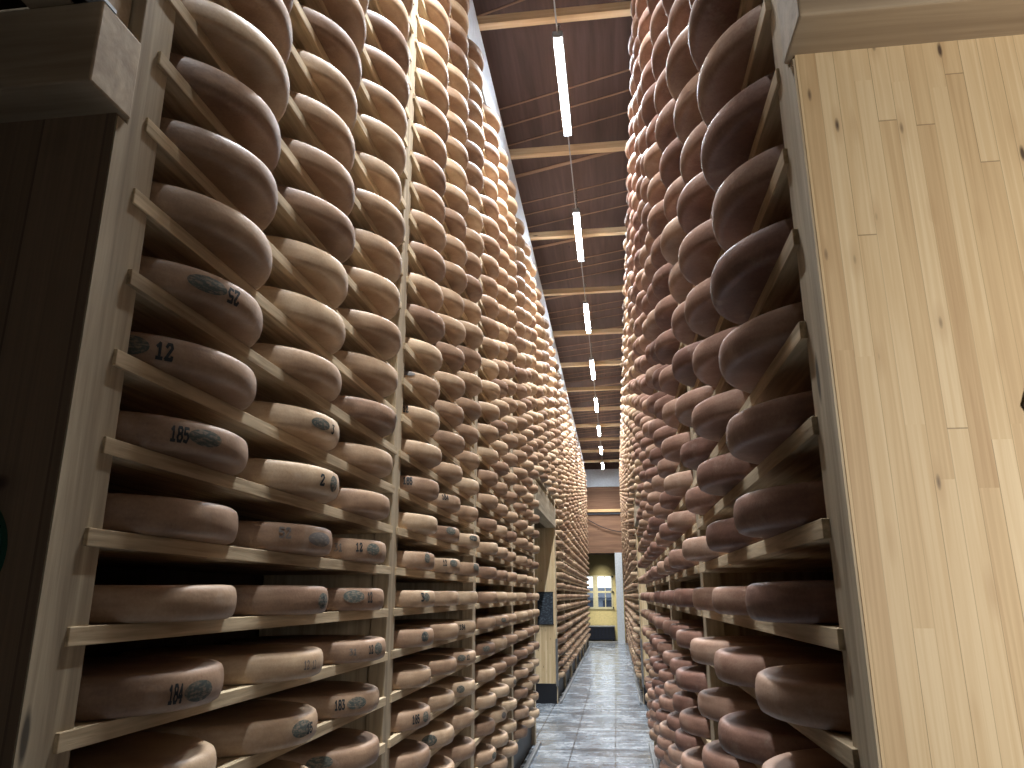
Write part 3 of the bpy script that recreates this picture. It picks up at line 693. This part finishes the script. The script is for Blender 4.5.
if big['v']:
    me = bpy.data.meshes.new('cheese_wheels'); me.from_pydata(big['v'], [], big['f'])
    me.materials.append(M['cheeseL']); me.materials.append(M['cheeseR'])
    at = me.attributes.new('tone', 'FLOAT', 'POINT'); at.data.foreach_set('value', big['t'])
    me.polygons.foreach_set('material_index', big['m']); me.polygons.foreach_set('use_smooth', [True] * len(big['f']))
    me.update()
    o = bpy.data.objects.new('round_cheeses', me); C.objects.link(o)
    tag(o, 'mass of smaller cheese wheels receding along both racks towards the far end', 'cheese', None, 'stuff')

# ------------------------------------------------------------------ things on the panels
# round green sign on the dark left panel
PL = SIDES['L']['y'] - 0.089; PR = SIDES['R']['y'] - 0.099
sx, sz = -1.138, H + 0.075
t_ = thing('round_sign', (sx, PL, sz), 'round dark green sign with pale ring on the dark left panel', 'sign')
def disc(cx, cz, y0, y1, r, seg=64):
    bm = bmesh.new(); m = Matrix.Translation((cx, (y0 + y1) / 2, cz)) @ Matrix.Rotation(PI / 2, 4, 'X')
    bmesh.ops.create_cone(bm, cap_ends=True, segments=seg, radius1=r, radius2=r, depth=abs(y1 - y0), matrix=m); return bm
obj('board', disc(sx, sz, PL - 0.012, PL, 0.107), 'signgreen', t_)
bm = bmesh.new(); n = 64; rr = []
for k in range(n):
    a = 2 * PI * k / n
    rr.append([bm.verts.new((sx + r * math.cos(a), y, sz + r * math.sin(a))) for r, y in ((0.1015, PL - 0.012), (0.1015, PL - 0.0145), (0.0965, PL - 0.0145), (0.0965, PL - 0.012))])
for k in range(n):
    for q in range(4): bm.faces.new((rr[k][q], rr[(k + 1) % n][q], rr[(k + 1) % n][(q + 1) % 4], rr[k][(q + 1) % 4]))
bmesh.ops.recalc_face_normals(bm, faces=bm.faces); obj('ring', bm, 'signring', t_)
# small dark plaque at the edge of the right panel
px_, pz_ = 0.662, H + 0.276
bm = disc(px_, pz_, PR - 0.012, PR, 0.041, 8)
tag(obj('wall_plaque', bm, 'plaque'), 'small dark octagonal plaque at the right edge of the pale panel', 'plaque')
# slate board on the far passage panel
yb = SIDES['L']['y'] + 11.19
t_ = thing('chalkboard', (-1.11, yb, H - 0.43), 'black chalkboard hung on the pale panel in the left passage', 'chalkboard')
box_obj('slate', (-1.25, -1.0, yb - 0.02, yb - 0.002, H - 0.43, H + 0.05), 'chalk', t_, 0.003)
bm = bmesh.new()
bx(bm, -1.255, -0.995, yb - 0.026, yb - 0.002, H + 0.05, H + 0.062); bx(bm, -1.255, -0.995, yb - 0.026, yb - 0.002, H - 0.442, H - 0.43)
obj('frame', bm, 'black', t_)
# white plate added at the bright top edge of the left header
box_obj('metal_plate', (-1.01, -0.945, PL - 0.115, PL - 0.06, H + 0.945 + 0.175, H + 0.945 + 0.183), 'white')
tag(bpy.data.objects['metal_plate'], 'small bright metal plate on top of the left header beam end', 'plate')

# ------------------------------------------------------------------ light and camera
def area(name, loc, target, sx_, sy_, e, col):
    l = bpy.data.lights.new(name, 'AREA'); l.shape = 'RECTANGLE'; l.size = sx_; l.size_y = sy_; l.energy = e; l.color = col
    o = bpy.data.objects.new(name, l); C.objects.link(o); o.location = loc
    o.rotation_euler = (Vector(target) - Vector(loc)).to_track_quat('-Z', 'Y').to_euler(); return o
area('passage_lamp', (0.85, -0.40, 1.72), (1.6, 0.26, 1.60), 0.15, 0.6, 38.0, (1.0, 0.96, 0.91))  # assumed unseen source, added to brighten the right end panel

area('recess_lamp', (-0.5, 28.7, 2.9), (-0.5, 29.6, 0.7), 0.2, 0.9, 11.0, (1.0, 0.96, 0.88)).data.spread = 1.3  # added fill for the recess wall, standing in for blocked window daylight
area('hall_lamp', (1.6, -2.2, 2.3), (-0.8, 1.8, 1.7), 1.2, 0.5, 4.5, (1.0, 0.95, 0.9))  # added soft fill behind the camera, lifts the near shadows

w = bpy.data.worlds.new('World'); bpy.context.scene.world = w; w.use_nodes = True
bg = w.node_tree.nodes['Background']
bg.inputs['Color'].default_value = (0.80, 0.90, 1.0, 1); bg.inputs['Strength'].default_value = 3.0     # overcast daylight outside the far window

cam = bpy.data.cameras.new('Camera'); co = bpy.data.objects.new('Camera', cam); C.objects.link(co)
f = Vector((-0.12657047, 0.95422282, 0.2709958)); r = Vector((0.99122513, 0.13216256, -0.00240852)); u = Vector((0.03811377, -0.26831299, 0.96257752))
co.matrix_world = Matrix(((r.x, u.x, -f.x, 0), (r.y, u.y, -f.y, 0), (r.z, u.z, -f.z, H), (0, 0, 0, 1)))
cam.sensor_fit = 'HORIZONTAL'; cam.sensor_width = 36.0; cam.lens = 752.657 / 1024 * 36.0; cam.clip_start = 0.02; cam.clip_end = 300
sc_ = bpy.context.scene
sc_.camera = co
sc_.view_settings.view_transform = 'Standard'; sc_.view_settings.look = 'None'
sc_.view_settings.exposure = 0.18; sc_.view_settings.gamma = 1.0
sc_.view_settings.use_curve_mapping = False
